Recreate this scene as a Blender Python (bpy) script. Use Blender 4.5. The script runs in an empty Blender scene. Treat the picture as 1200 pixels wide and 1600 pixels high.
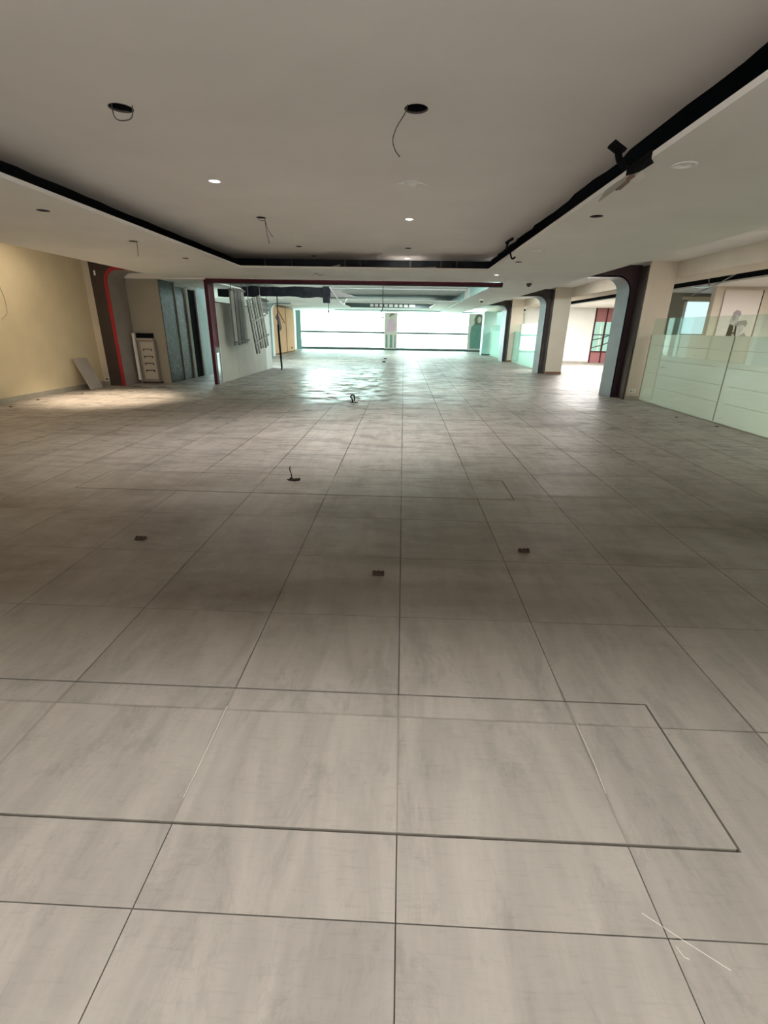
import bpy, bmesh, math, random
from mathutils import Vector, Matrix
random.seed(7)
S = bpy.context.scene
COL = S.collection

# ------------------------------------------------------------------ camera
cam_d = bpy.data.cameras.new('camera'); cam = bpy.data.objects.new('camera', cam_d); COL.objects.link(cam)
R_ = Vector((0.9991, 0.0389, 0.0160)).normalized(); F_ = Vector((-0.0304, 0.9309, -0.3640)).normalized()
U_ = R_.cross(F_).normalized(); R_ = F_.cross(U_).normalized()
M = Matrix((( R_.x, U_.x, -F_.x, 0.0), (R_.y, U_.y, -F_.y, 0.0), (R_.z, U_.z, -F_.z, 1.654), (0, 0, 0, 1)))
cam.matrix_world = M
cam_d.sensor_fit = 'VERTICAL'; cam_d.sensor_height = 36.0; cam_d.lens = 732.28 / 1600 * 36.0
cam_d.clip_end = 500; cam_d.clip_start = 0.05
S.camera = cam

# ------------------------------------------------------------------ world, exposure
S.view_settings.view_transform = 'Standard'; S.view_settings.look = 'None'
S.view_settings.gamma = 1.0; S.view_settings.use_curve_mapping = False
S.view_settings.exposure = 0.1
w = bpy.data.worlds.new('world'); S.world = w; w.use_nodes = True
nt = w.node_tree; bg = nt.nodes['Background']
bg.inputs['Color'].default_value = (0.80, 1.0, 0.97, 1); bg.inputs['Strength'].default_value = 9.0

def lamp(name, kind, loc, power, color, size=0.1, rot=None, spot=None, blend=0.6, size_y=None, portal=False):
    d = bpy.data.lights.new(name, kind); d.energy = power; d.color = color
    if kind == 'AREA':
        d.size = size
        if size_y: d.shape = 'RECTANGLE'; d.size_y = size_y
        if portal: d.cycles.is_portal = True
    else:
        d.shadow_soft_size = size
    if kind == 'SPOT':
        d.spot_size = math.radians(spot); d.spot_blend = blend
    o = bpy.data.objects.new(name, d); COL.objects.link(o); o.location = loc
    if rot: o.rotation_euler = rot
    return o
# daylight portals at the glazed far end
lamp('daylight_portal', 'AREA', (-1.2, 41.46, 1.55), 1, (1, 1, 1), 15.0, (-math.pi/2, 0, 0), size_y=3.0, portal=True)
lamp('daylight_portal', 'AREA', (10.1, 18.1, 1.4), 1, (1, 1, 1), 0.85, (-math.pi/2, 0, 0), size_y=2.6, portal=True)
WARM = (1.0, 0.82, 0.62); NEUT = (1.0, 0.955, 0.925)
# recessed spots of the hall (lamps belonging to the fittings built below, and ones above / behind the camera)
LIT = [(-2.35, 6.69, 3.29, 300), (0.04, 8.71, 3.29, 360), (0.04, 13.2, 3.29, 260), (2.27, 13.1, 2.95, 120)]
for x, y, z, p in LIT:
    lamp('downlight_lamp', 'SPOT', (x, y, z - 0.02), p, NEUT, 0.05, spot=110, blend=0.8)
lamp('downlight_lamp', 'SPOT', (-0.2, 0.1, 3.28), 200, NEUT, 0.06, spot=88, blend=0.8)
lamp('downlight_lamp', 'SPOT', (-6.98, 11.2, 2.93), 900, WARM, 0.03, spot=72, blend=0.9)
lamp('storefront_fill', 'AREA', (12.3, 33.5, 2.8), 500, (0.75, 1.0, 0.88), 1.5)  # added unseen light to brighten the storefront panes
# added unseen fill aimed up at the ceiling, standing in for rear daylight
lamp('rear_fill', 'AREA', (-1.0, -2.35, 1.2), 200, (1.0, 0.97, 0.93), 10.0, (math.radians(118), 0, 0), size_y=2.2)
lamp('aisle_lamp', 'AREA', (9.6, 6.0, 2.9), 420, NEUT, 1.6)
lamp('aisle_lamp', 'AREA', (9.6, 12.5, 2.9), 130, NEUT, 1.6)
lamp('aisle_lamp', 'AREA', (9.0, 24.5, 2.9), 700, NEUT, 2.0)
lamp('aisle_lamp', 'AREA', (9.0, 34.0, 2.9), 500, NEUT, 2.0)
lamp('lobby_fill', 'AREA', (-7.2, 21.0, 2.8), 260, (0.75, 1, 1), 1.5)  # added unseen fill for the left lobby
# added unseen strips behind the beam and soffit edges, brightening bay and pillars
lamp('bay_strip_fill', 'AREA', (-0.2, 15.0, 3.0), 560, (0.84, 1.0, 0.99), 5.4, (math.radians(132), 0, 0), size_y=0.25)
lamp('bay_fill', 'AREA', (-4.4, 25.5, 2.9), 200, (0.84, 1.0, 0.98), 1.2)  # added fill, topping up the daylight of the far bay
lamp('bay_fill', 'AREA', (0.8, 33.0, 3.2), 330, (0.84, 1.0, 0.98), 0.8)  # added fill inside the tray, for the bay floor
for yy in (6.0, 11.0, 17.0, 25.0): lamp('soffit_edge_fill', 'AREA', (5.3, yy, 3.2), 12 if yy < 15 else 46, NEUT, 0.3, (0, math.radians(-12), 0), size_y=3.0)  # added lights hidden above the right soffit edge to lift the pillars
for yy in (5.0, 10.0): lamp('soffit_edge_fill', 'AREA', (-7.7, yy, 3.2), 26, WARM, 0.3, (0, math.radians(12), 0), size_y=3.0)  # added lights hidden above the left soffit edge

# ------------------------------------------------------------------ materials
def nodes(m):
    m.use_nodes = True; n = m.node_tree; return n, n.nodes['Principled BSDF']
def mat(name, col, rough=0.6, var=0.08, scale=3.0, bump=0.0, metal=0.0, bscale=40.0, spec=0.5):
    m = bpy.data.materials.new(name); n, b = nodes(m)
    g = n.nodes.new('ShaderNodeNewGeometry')
    nz = n.nodes.new('ShaderNodeTexNoise'); nz.inputs['Scale'].default_value = scale; nz.inputs['Detail'].default_value = 6
    n.links.new(g.outputs['Position'], nz.inputs['Vector'])
    mr = n.nodes.new('ShaderNodeMapRange'); mr.inputs[1].default_value = 0.3; mr.inputs[2].default_value = 0.7
    mr.inputs[3].default_value = 1 - var; mr.inputs[4].default_value = 1 + var
    n.links.new(nz.outputs['Fac'], mr.inputs[0])
    mx = n.nodes.new('ShaderNodeVectorMath'); mx.operation = 'SCALE'; mx.inputs[0].default_value = col
    n.links.new(mr.outputs[0], mx.inputs['Scale']); n.links.new(mx.outputs[0], b.inputs['Base Color'])
    b.inputs['Roughness'].default_value = rough; b.inputs['Metallic'].default_value = metal
    b.inputs['Specular IOR Level'].default_value = spec
    if bump:
        n2 = n.nodes.new('ShaderNodeTexNoise'); n2.inputs['Scale'].default_value = bscale; n2.inputs['Detail'].default_value = 4
        n.links.new(g.outputs['Position'], n2.inputs['Vector'])
        bp = n.nodes.new('ShaderNodeBump'); bp.inputs['Strength'].default_value = bump; bp.inputs['Distance'].default_value = 0.01
        n.links.new(n2.outputs['Fac'], bp.inputs['Height']); n.links.new(bp.outputs[0], b.inputs['Normal'])
    return m
def emit(name, col, s):
    m = bpy.data.materials.new(name); m.use_nodes = True; n = m.node_tree; n.nodes.clear()
    e = n.nodes.new('ShaderNodeEmission'); o = n.nodes.new('ShaderNodeOutputMaterial')
    e.inputs[0].default_value = (*col, 1); e.inputs[1].default_value = s; n.links.new(e.outputs[0], o.inputs[0]); return m
def glass(name, tint, refl=0.1, rough=0.02, transl=0.0, diff=0.0):
    m = bpy.data.materials.new(name); m.use_nodes = True; n = m.node_tree; n.nodes.clear()
    o = n.nodes.new('ShaderNodeOutputMaterial')
    t = n.nodes.new('ShaderNodeBsdfTransparent'); t.inputs[0].default_value = (*tint, 1)
    cur = t.outputs[0]
    if transl:
        tr = n.nodes.new('ShaderNodeBsdfTranslucent'); tr.inputs[0].default_value = (*tint, 1)
        df = n.nodes.new('ShaderNodeBsdfDiffuse'); df.inputs[0].default_value = (*tint, 1)
        mm = n.nodes.new('ShaderNodeMixShader'); mm.inputs[0].default_value = diff
        n.links.new(tr.outputs[0], mm.inputs[1]); n.links.new(df.outputs[0], mm.inputs[2])
        m2 = n.nodes.new('ShaderNodeMixShader'); m2.inputs[0].default_value = transl
        n.links.new(cur, m2.inputs[1]); n.links.new(mm.outputs[0], m2.inputs[2]); cur = m2.outputs[0]
    g = n.nodes.new('ShaderNodeBsdfGlossy'); g.inputs['Roughness'].default_value = rough
    lw = n.nodes.new('ShaderNodeLayerWeight'); lw.inputs[0].default_value = 0.3
    ma = n.nodes.new('ShaderNodeMath'); ma.operation = 'MULTIPLY'; ma.inputs[1].default_value = refl * 3
    n.links.new(lw.outputs['Fresnel'], ma.inputs[0])
    mx = n.nodes.new('ShaderNodeMixShader'); n.links.new(ma.outputs[0], mx.inputs[0])
    n.links.new(cur, mx.inputs[1]); n.links.new(g.outputs[0], mx.inputs[2]); n.links.new(mx.outputs[0], o.inputs[0])
    return m

def floor_material():
    m = bpy.data.materials.new('porcelain_floor_tile'); n, b = nodes(m); N = n.nodes; L = n.links
    geo = N.new('ShaderNodeNewGeometry')
    def vm(op, a, bb=None, sc=None):
        v = N.new('ShaderNodeVectorMath'); v.operation = op
        if isinstance(a, tuple): v.inputs[0].default_value = a
        else: L.new(a, v.inputs[0])
        if bb is not None:
            if isinstance(bb, tuple): v.inputs[1].default_value = bb
            else: L.new(bb, v.inputs[1])
        if sc is not None: v.inputs['Scale'].default_value = sc
        return v.outputs[0]
    def fm(op, a, bb, c=None):
        v = N.new('ShaderNodeMath'); v.operation = op
        for i, q in enumerate((a, bb, c)):
            if q is None: continue
            if isinstance(q, (int, float)): v.inputs[i].default_value = q
            else: L.new(q, v.inputs[i])
        return v.outputs[0]
    def noise(vec, scale, detail=5, rough=0.55, dist=0.0):
        t = N.new('ShaderNodeTexNoise'); t.inputs['Scale'].default_value = scale; t.inputs['Detail'].default_value = detail
        t.inputs['Roughness'].default_value = rough; t.inputs['Distortion'].default_value = dist
        L.new(vec, t.inputs['Vector']); return t.outputs['Fac']
    def rng(v, a, bb, c, d):
        r = N.new('ShaderNodeMapRange'); r.inputs[1].default_value = a; r.inputs[2].default_value = bb
        r.inputs[3].default_value = c; r.inputs[4].default_value = d; L.new(v, r.inputs[0]); return r.outputs[0]
    pos = geo.outputs['Position']
    off = vm('SUBTRACT', pos, (0.0275 + 80, 0.8587 + 80, 0))
    cell = vm('FLOOR', vm('MULTIPLY', off, (1.25, 1.25, 0)))
    wn = N.new('ShaderNodeTexWhiteNoise'); wn.noise_dimensions = '3D'; L.new(cell, wn.inputs['Vector'])
    p2 = vm('ADD', pos, vm('SCALE', wn.outputs['Color'], sc=37.0))
    streak = noise(vm('MULTIPLY', p2, (5.0, 0.9, 1)), 1.0, 6, 0.6, 0.6)
    fine = noise(vm('MULTIPLY', p2, (38, 9, 1)), 1.0, 4, 0.7)
    blot = noise(vm('MULTIPLY', p2, (4.5, 2.2, 1)), 1.0, 9, 0.78, 0.5)
    hatch = noise(vm('MULTIPLY', p2, (12, 90, 1)), 1.0, 3, 0.6)
    v = rng(streak, 0.40, 0.64, 1.05, 0.83)
    v = fm('MULTIPLY', v, rng(blot, 0.52, 0.60, 1.0, 0.87))
    v = fm('MULTIPLY', v, rng(fine, 0.3, 0.75, 1.03, 0.95))
    v = fm('MULTIPLY', v, rng(hatch, 0.55, 0.75, 1.0, 0.90))
    v = fm('MULTIPLY', v, rng(wn.outputs['Value'], 0, 1, 0.955, 1.03))
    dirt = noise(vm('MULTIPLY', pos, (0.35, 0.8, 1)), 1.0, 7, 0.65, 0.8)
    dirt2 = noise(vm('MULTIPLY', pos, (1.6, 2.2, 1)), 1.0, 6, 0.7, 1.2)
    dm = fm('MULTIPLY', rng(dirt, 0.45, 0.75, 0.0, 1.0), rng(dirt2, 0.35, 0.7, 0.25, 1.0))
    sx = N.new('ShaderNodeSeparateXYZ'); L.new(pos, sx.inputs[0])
    shade_dirt = rng(sx.outputs[1], 1.7, 2.6, 0.12, 1.0)          # dirt, with the shade band of the middle floor painted in
    dm = fm('MULTIPLY', fm('MULTIPLY', rng(dm, 0.0, 0.6, 0.74, 1.0), shade_dirt), rng(sx.outputs[1], 4.2, 6.5, 1.0, 0.42))
    base = vm('SCALE', (0.53, 0.495, 0.45)); L.new(v, base.node.inputs['Scale'])
    mix = N.new('ShaderNodeMix'); mix.data_type = 'RGBA'
    fr = vm('FRACTION', vm('MULTIPLY', off, (1.25, 1.25, 0))); fx = N.new('ShaderNodeSeparateXYZ'); L.new(fr, fx.inputs[0])
    ed = fm('PINGPONG', fx.outputs[1], 0.5); edx = fm('PINGPONG', fx.outputs[0], 0.5)
    edm = fm('MULTIPLY', fm('MULTIPLY', rng(ed, 0.004, 0.014, 0.75, 0.0), rng(dirt2, 0.35, 0.6, 0.35, 1.0)), rng(sx.outputs[1], 1.0, 2.4, 0.15, 1.0))
    edx = fm('MULTIPLY', fm('MULTIPLY', rng(edx, 0.005, 0.022, 0.95, 0.0), rng(dirt2, 0.3, 0.6, 0.55, 1.0)), rng(sx.outputs[1], 1.0, 3.0, 0.1, 1.0))
    dm = fm('MAXIMUM', fm('MAXIMUM', dm, edm), edx)
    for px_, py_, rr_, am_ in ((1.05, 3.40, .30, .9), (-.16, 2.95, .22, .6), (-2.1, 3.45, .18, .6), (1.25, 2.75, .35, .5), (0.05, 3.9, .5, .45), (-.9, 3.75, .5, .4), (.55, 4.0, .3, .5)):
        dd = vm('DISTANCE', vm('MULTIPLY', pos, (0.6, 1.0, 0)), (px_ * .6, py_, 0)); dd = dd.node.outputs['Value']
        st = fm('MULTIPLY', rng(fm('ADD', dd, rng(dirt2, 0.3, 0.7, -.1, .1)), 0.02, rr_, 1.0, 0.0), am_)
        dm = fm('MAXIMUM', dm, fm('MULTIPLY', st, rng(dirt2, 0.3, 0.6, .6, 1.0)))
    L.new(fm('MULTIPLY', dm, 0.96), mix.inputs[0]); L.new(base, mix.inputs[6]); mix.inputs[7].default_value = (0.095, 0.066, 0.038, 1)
    # dark scuffs across the far bay, with dark ripples of its reflection painted in
    sc = noise(vm('MULTIPLY', pos, (0.9, 3.0, 1)), 1.0, 8, 0.75, 1.8)
    far = fm('MULTIPLY', rng(sx.outputs[1], 4.5, 12.0, 0.35, 1.0), rng(sx.outputs[1], 2.0, 5.0, 0.15, 1.0))
    scm = fm('MULTIPLY', rng(sc, 0.51, 0.59, 0.0, 1.0), far)
    mix2 = N.new('ShaderNodeMix'); mix2.data_type = 'RGBA'
    L.new(fm('MINIMUM', fm('ADD', fm('MULTIPLY', scm, 0.75), fm('MULTIPLY', fm('MULTIPLY', rng(sc, 0.47, 0.53, 0, 1), rng(sx.outputs[1], 11, 13, 0, 1)), 0.35)), 0.9), mix2.inputs[0]); L.new(mix.outputs[2], mix2.inputs[6]); mix2.inputs[7].default_value = (0.10, 0.09, 0.08, 1)
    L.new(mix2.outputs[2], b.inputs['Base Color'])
    rg = rng(noise(vm('MULTIPLY', pos, (1.0, 3.0, 1)), 1.0, 6, 0.7, 1.0), 0.35, 0.7, 0.42, 0.62)
    film = fm('MULTIPLY', fm('MULTIPLY', rng(sx.outputs[1], 10.8, 11.8, 0, 1), rng(sx.outputs[1], 20, 26, 1, 0)), fm('MULTIPLY', rng(sx.outputs[0], -4.8, -3.2, 0, 1), rng(sx.outputs[0], -1.2, 0.6, 1, 0.35)))
    rg = fm('MULTIPLY', rg, fm('SUBTRACT', 1.0, fm('MULTIPLY', film, 0.42)))
    L.new(rg, b.inputs['Roughness']); b.inputs['Specular IOR Level'].default_value = 0.3
    # crinkled film and grit give the far bay its rippled shine
    gm = fm('MULTIPLY', rng(sx.outputs[1], 9.5, 12.5, 0.0, 1.0), rng(sx.outputs[1], 24, 36, 1.0, 0.3))
    def ncol(vec, dist):
        t = N.new('ShaderNodeTexNoise'); t.inputs['Scale'].default_value = 1.0; t.inputs['Detail'].default_value = 4
        t.inputs['Distortion'].default_value = dist; L.new(vec, t.inputs['Vector']); return t.outputs['Color']
    wob = vm('MULTIPLY', vm('SUBTRACT', ncol(vm('MULTIPLY', pos, (2.0, 4.2, 1)), 1.2), (.5, .5, .5)), (0.45, 1.25, 0))
    amt = fm('MAXIMUM', fm('MULTIPLY', gm, 0.25), film)
    wv = vm('SCALE', wob); L.new(amt, wv.node.inputs['Scale'])
    nn = vm('NORMALIZE', vm('ADD', geo.outputs['Normal'], wv))
    L.new(nn, b.inputs['Normal'])
    return m

MT = {}
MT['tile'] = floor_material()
MT['grout'] = mat('grout', (0.075, 0.06, 0.045), 0.9, 0.3, 20)
MT['ceil'] = mat('ceiling_paint', (0.83, 0.79, 0.76), 0.85, 0.03, 1.2, 0.05)
MT['soffit'] = mat('soffit_paint', (0.86, 0.835, 0.79), 0.8, 0.03, 1.2, 0.05)
MT['cream'] = mat('cream_wall_paint', (0.72, 0.62, 0.42), 0.75, 0.05, 1.5, 0.05)
MT['creampil'] = mat('pillar_paint', (0.66, 0.59, 0.48), 0.7, 0.04, 1.5)
MT['white'] = mat('white_paint', (0.8, 0.8, 0.76), 0.7, 0.03, 1.5)
MT['void'] = mat('dark_void', (0.009, 0.009, 0.011), 0.9, 0.5, 6, spec=0.08)
MT['voidblue'] = mat('dark_navy_void', (0.010, 0.016, 0.028), 0.35, 0.5, 4)
MT['maroon'] = mat('maroon_laminate', (0.075, 0.012, 0.022), 0.5, 0.1, 4, spec=0.2)
MT['darkbrown'] = mat('dark_brown_cladding', (0.045, 0.031, 0.026), 0.5, 0.25, 3)
MT['darkmaroon'] = mat('dark_maroon_cladding', (0.028, 0.010, 0.014), 0.4, 0.3, 1.2)
MT['red'] = mat('red_edge', (0.36, 0.012, 0.02), 0.4, 0.05, 4)
MT['alu'] = mat('brushed_aluminium_panel', (0.40, 0.43, 0.45), 0.38, 0.06, 3, metal=0.55)
MT['aludark'] = mat('grey_brown_panel', (0.34, 0.30, 0.27), 0.45, 0.08, 3, metal=0.2)
MT['greycore'] = mat('grey_core_wall', (0.36, 0.335, 0.275), 0.6, 0.06, 1.2)
MT['skirt'] = mat('grey_skirting', (0.38, 0.36, 0.30), 0.6, 0.1, 4)
MT['brownskirt'] = mat('brown_skirting', (0.22, 0.12, 0.07), 0.6, 0.1, 4)
MT['white_plastic'] = mat('white_plastic', (0.82, 0.81, 0.76), 0.4, 0.03)
MT['trim'] = mat('white_enamel', (0.85, 0.84, 0.80), 0.35, 0.02)
MT['wire'] = mat('grey_wire', (0.10, 0.09, 0.08), 0.6, 0.1)
MT['rust'] = mat('rusty_metal', (0.035, 0.02, 0.010), 0.8, 0.4, 60)
MT['board'] = mat('grey_board', (0.40, 0.36, 0.32), 0.7, 0.05, 4)
MT['steel'] = mat('galvanised_steel', (0.45, 0.46, 0.46), 0.4, 0.1, 8, metal=0.7)
MT['slat'] = mat('dusty_grey_slat', (0.10, 0.09, 0.08), 0.7, 0.15, 5)
MT['slatlight'] = mat('pale_grey_slat', (0.25, 0.235, 0.20), 0.7, 0.1, 5)
MT['part'] = mat('off_white_partition', (0.47, 0.44, 0.38), 0.65, 0.07, 1.4)
MT['orange'] = mat('peach_laminate', (0.70, 0.42, 0.26), 0.9, 0.05, 2, spec=0.03)
MT['orangedk'] = mat('peach_laminate_edge', (0.30, 0.14, 0.06), 0.9, 0.05, 2, spec=0.03)
MT['teal'] = mat('teal_panel_and_daylight_tint', (0.32, 0.50, 0.46), 0.4, 0.05, 2)  # also the cyan daylight tint painted on the far pillar and wall
MT['bluegrey'] = mat('pale_blue_wall', (0.42, 0.54, 0.56), 0.6, 0.05, 1.5)
MT['railmetal'] = mat('dark_rail_metal', (0.06, 0.10, 0.10), 0.4, 0.1)
MT['greytray'] = mat('grey_ceiling_panel', (0.52, 0.54, 0.53), 0.7, 0.08, 2)
MT['dome'] = mat('smoked_dome', (0.05, 0.05, 0.05), 0.12, 0.02)
MT['beigebag'] = mat('crumpled_foil', (0.16, 0.13, 0.11), 0.6, 0.3, 30)
MT['pgreen'] = mat('printed_dark_green', (0.16, 0.30, 0.26), 0.5, 0.1, 4)
MT['pskin'] = mat('printed_skin', (0.70, 0.60, 0.50), 0.5, 0.03)
MT['phair'] = mat('printed_hair', (0.16, 0.17, 0.13), 0.5, 0.2, 8)
MT['ppink'] = mat('printed_pink', (0.75, 0.50, 0.62), 0.5, 0.05)
MT['pgrey'] = mat('printed_grey', (0.30, 0.28, 0.27), 0.5, 0.1, 6)
MT['ppale'] = mat('printed_pale_grey', (0.52, 0.48, 0.45), 0.5, 0.05, 6)
MT['ppaper'] = mat('poster_paper', (0.74, 0.68, 0.62), 0.5, 0.02)
MT['redpanel'] = mat('dusty_red_panel', (0.34, 0.15, 0.155), 0.4, 0.06, 2)
MT['ground'] = mat('pale_paving', (0.7, 0.72, 0.7), 0.8, 0.05, 1)
MT['clear'] = glass('clear_glass', (0.93, 1.0, 0.98), 0.08)
MT['tint'] = glass('green_tinted_glass', (0.90, 0.975, 0.95), 0.10)
MT['frost'] = glass('frosted_green_film', (0.84, 0.86, 0.80), 0.05, 0.3, transl=0.78, diff=0.25)
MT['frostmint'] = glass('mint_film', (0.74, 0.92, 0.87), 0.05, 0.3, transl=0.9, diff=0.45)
MT['mirror'] = mat('mirror_strip', (0.75, 0.8, 0.8), 0.05, 0.02, 2, metal=1.0)
MT['lampglow'] = emit('lamp_glow', (1.0, 0.96, 0.90), 12.0)

MT['glowpane'] = emit('glowing_window_pane', (0.72, 0.96, 1.0), 1.0)  # pane glows by itself in place of daylight behind the window
MT['glowmint'] = emit('glowing_mint_pane', (0.55, 0.90, 0.72), 0.85)  # storefront daylight put into the panes as glow
def marble():
    m = bpy.data.materials.new('veined_marble'); n, b = nodes(m); g = n.nodes.new('ShaderNodeNewGeometry')
    t = n.nodes.new('ShaderNodeTexNoise'); t.inputs['Scale'].default_value = 5; t.inputs['Detail'].default_value = 9; t.inputs['Distortion'].default_value = 2.5
    t.inputs['Roughness'].default_value = 0.7
    n.links.new(g.outputs['Position'], t.inputs['Vector']); c = n.nodes.new('ShaderNodeValToRGB')
    e = c.color_ramp.elements; e[0].position = 0.46; e[0].color = (0.025, 0.035, 0.035, 1); e[1].position = 0.56; e[1].color = (0.11, 0.125, 0.12, 1)
    n.links.new(t.outputs['Fac'], c.inputs[0]); n.links.new(c.outputs[0], b.inputs['Base Color']); b.inputs['Roughness'].default_value = 0.3
    return m
MT['marble'] = marble()
def lattice():
    m = bpy.data.materials.new('dark_patterned_door'); n, b = nodes(m); g = n.nodes.new('ShaderNodeNewGeometry')
    t = n.nodes.new('ShaderNodeTexVoronoi'); t.inputs['Scale'].default_value = 14; t.feature = 'DISTANCE_TO_EDGE'
    n.links.new(g.outputs['Position'], t.inputs['Vector']); c = n.nodes.new('ShaderNodeValToRGB')
    e = c.color_ramp.elements; e[0].position = 0.05; e[0].color = (0.13, 0.13, 0.12, 1); e[1].position = 0.14; e[1].color = (0.02, 0.022, 0.022, 1)
    n.links.new(t.outputs['Distance'], c.inputs[0]); n.links.new(c.outputs[0], b.inputs['Base Color']); b.inputs['Roughness'].default_value = 0.35
    return m
MT['lattice'] = lattice()

# ------------------------------------------------------------------ helpers
def obj(name, bm, m, parent=None, smooth=False, bevel=0):
    me = bpy.data.meshes.new(name)
    bmesh.ops.recalc_face_normals(bm, faces=bm.faces)
    if parent is not None:
        bmesh.ops.translate(bm, verts=bm.verts, vec=-Vector(parent.get('_o', (0, 0, 0))))
    bm.to_mesh(me); bm.free()
    if smooth:
        for p in me.polygons: p.use_smooth = True
    o = bpy.data.objects.new(name, me); COL.objects.link(o); me.materials.append(MT[m] if isinstance(m, str) else m)
    if parent is not None: o.parent = parent
    if bevel:
        md = o.modifiers.new('bevel', 'BEVEL'); md.width = bevel; md.segments = 2; md.limit_method = 'ANGLE'
    return o
def tag(o, label, cat, group=None, kind=None):
    o['label'] = label; o['category'] = cat
    if group: o['group'] = group
    if kind: o['kind'] = kind
    return o
ROOTS = []
def thing(name, label, cat, loc=(0, 0, 0), group=None):
    o = bpy.data.objects.new(name, None); COL.objects.link(o); o.location = loc; o['_o'] = list(loc); o.empty_display_size = 0.1
    ROOTS.append(o)
    return tag(o, label, cat, group)
def box(bm, a, b):
    x0, y0, z0 = [min(p, q) for p, q in zip(a, b)]; x1, y1, z1 = [max(p, q) for p, q in zip(a, b)]
    v = [bm.verts.new(c) for c in ((x0, y0, z0), (x1, y0, z0), (x1, y1, z0), (x0, y1, z0), (x0, y0, z1), (x1, y0, z1), (x1, y1, z1), (x0, y1, z1))]
    for f in ((0, 3, 2, 1), (4, 5, 6, 7), (0, 1, 5, 4), (1, 2, 6, 5), (2, 3, 7, 6), (3, 0, 4, 7)): bm.faces.new([v[i] for i in f])
    return v
def B(*bs):
    bm = bmesh.new()
    for a, b in bs: box(bm, a, b)
    return bm
def prism(pts, vec):
    """polygon (3D points) extruded along vec"""
    bm = bmesh.new(); vec = Vector(vec)
    a = [bm.verts.new(p) for p in pts]; b = [bm.verts.new(Vector(p) + vec) for p in pts]
    bm.faces.new(a); bm.faces.new(list(reversed(b)))
    for i in range(len(a)):
        j = (i + 1) % len(a); bm.faces.new((a[j], a[i], b[i], b[j]))
    return bm
def tube(bm, pts, r, n=6):
    pts = [Vector(p) for p in pts]; rings = []
    for i, p in enumerate(pts):
        d = (pts[min(i + 1, len(pts) - 1)] - pts[max(i - 1, 0)]).normalized()
        u = d.orthogonal().normalized(); v = d.cross(u)
        if rings:
            u = (pu - d * pu.dot(d)).normalized(); v = d.cross(u)
        pu = u
        rr = r[i] if isinstance(r, (list, tuple)) else r
        rings.append([bm.verts.new(p + (u * math.cos(t) + v * math.sin(t)) * rr) for t in [2 * math.pi * k / n for k in range(n)]])
    for a, b in zip(rings, rings[1:]):
        for k in range(n): bm.faces.new((a[k], a[(k + 1) % n], b[(k + 1) % n], b[k]))
    bm.faces.new(rings[0][::-1]); bm.faces.new(rings[-1])
def curve_pts(ctrl, n=6):
    """Catmull-Rom through control points"""
    c = [Vector(p) for p in ctrl]; c = [c[0] * 2 - c[1]] + c + [c[-1] * 2 - c[-2]]; out = []
    for i in range(1, len(c) - 2):
        for k in range(n):
            t = k / n; p0, p1, p2, p3 = c[i - 1], c[i], c[i + 1], c[i + 2]
            out.append(0.5 * ((2 * p1) + (p2 - p0) * t + (2 * p0 - 5 * p1 + 4 * p2 - p3) * t * t + (3 * p1 - p0 - 3 * p2 + p3) * t ** 3))
    out.append(c[-2]); return out
def lathe(bm, prof, c=(0, 0, 0), n=24, caps=True):
    rings = [[bm.verts.new((c[0] + r * math.cos(2 * math.pi * k / n), c[1] + r * math.sin(2 * math.pi * k / n), c[2] + z)) for k in range(n)] for r, z in prof]
    for a, b in zip(rings, rings[1:]):
        for k in range(n): bm.faces.new((a[k], a[(k + 1) % n], b[(k + 1) % n], b[k]))
    if caps: bm.faces.new(rings[0][::-1]); bm.faces.new(rings[-1])
def struct(name, bm, m, parent=None, **k):
    o = obj(name, bm, m, parent, **k)
    if parent is None: o['kind'] = 'structure'
    return o
def plate_with_holes(name, outline, holes, z, thick, m):
    """flat ceiling board with round cut-outs"""
    cu = bpy.data.curves.new(name, 'CURVE'); cu.dimensions = '2D'; cu.fill_mode = 'BOTH'; cu.extrude = thick / 2
    def spl(pts):
        s = cu.splines.new('POLY'); s.points.add(len(pts) - 1)
        for q, p in zip(s.points, pts): q.co = (p[0], p[1], 0, 1)
        s.use_cyclic_u = True
    spl(outline)
    for x, y, r in holes: spl([(x + r * math.cos(2 * math.pi * k / 28), y + r * math.sin(2 * math.pi * k / 28)) for k in range(28)])
    t = bpy.data.objects.new('tmp', cu); COL.objects.link(t); bpy.context.view_layer.update()
    me = bpy.data.meshes.new_from_object(t.evaluated_get(bpy.context.evaluated_depsgraph_get()))
    bpy.data.objects.remove(t)
    me.materials.clear(); me.materials.append(MT[m])
    o = bpy.data.objects.new(name, me); COL.objects.link(o); o.location = (0, 0, z + thick / 2); o['kind'] = 'structure'
    return o

# ------------------------------------------------------------------ floor
TX, TY, T = 0.0275, 0.8587, 0.8
fl = struct('floor', B(((-9.2, -2.6, -0.15), (14.2, 41.7, -0.012))), 'grout')
fl['label'] = 'grey porcelain tile floor of the empty hall'
STR = [(-4.7, 1.213, 1.12, 1.805), (-3.5, 1.22, 4.68, 5.365)]      # re-laid trench strips
full_bm = B(((-T/2 + .002, -T/2 + .002, -.012), (T/2 - .002, T/2 - .002, 0)))
full_me = bpy.data.meshes.new('tile'); full_bm.to_mesh(full_me); full_bm.free(); full_me.materials.append(MT['tile'])
def vis(x, y):
    d = Vector((x, y, -1.654)); z = d.dot(F_)
    if z < 0.1: return None
    u = 600 + 732 * d.dot(R_) / z; v = 800 - 732 * d.dot(U_) / z
    m = 732 * 0.5 / z
    return z if (-m < u < 1200 + m and v < 1600 + m) else None
cells = []
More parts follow.
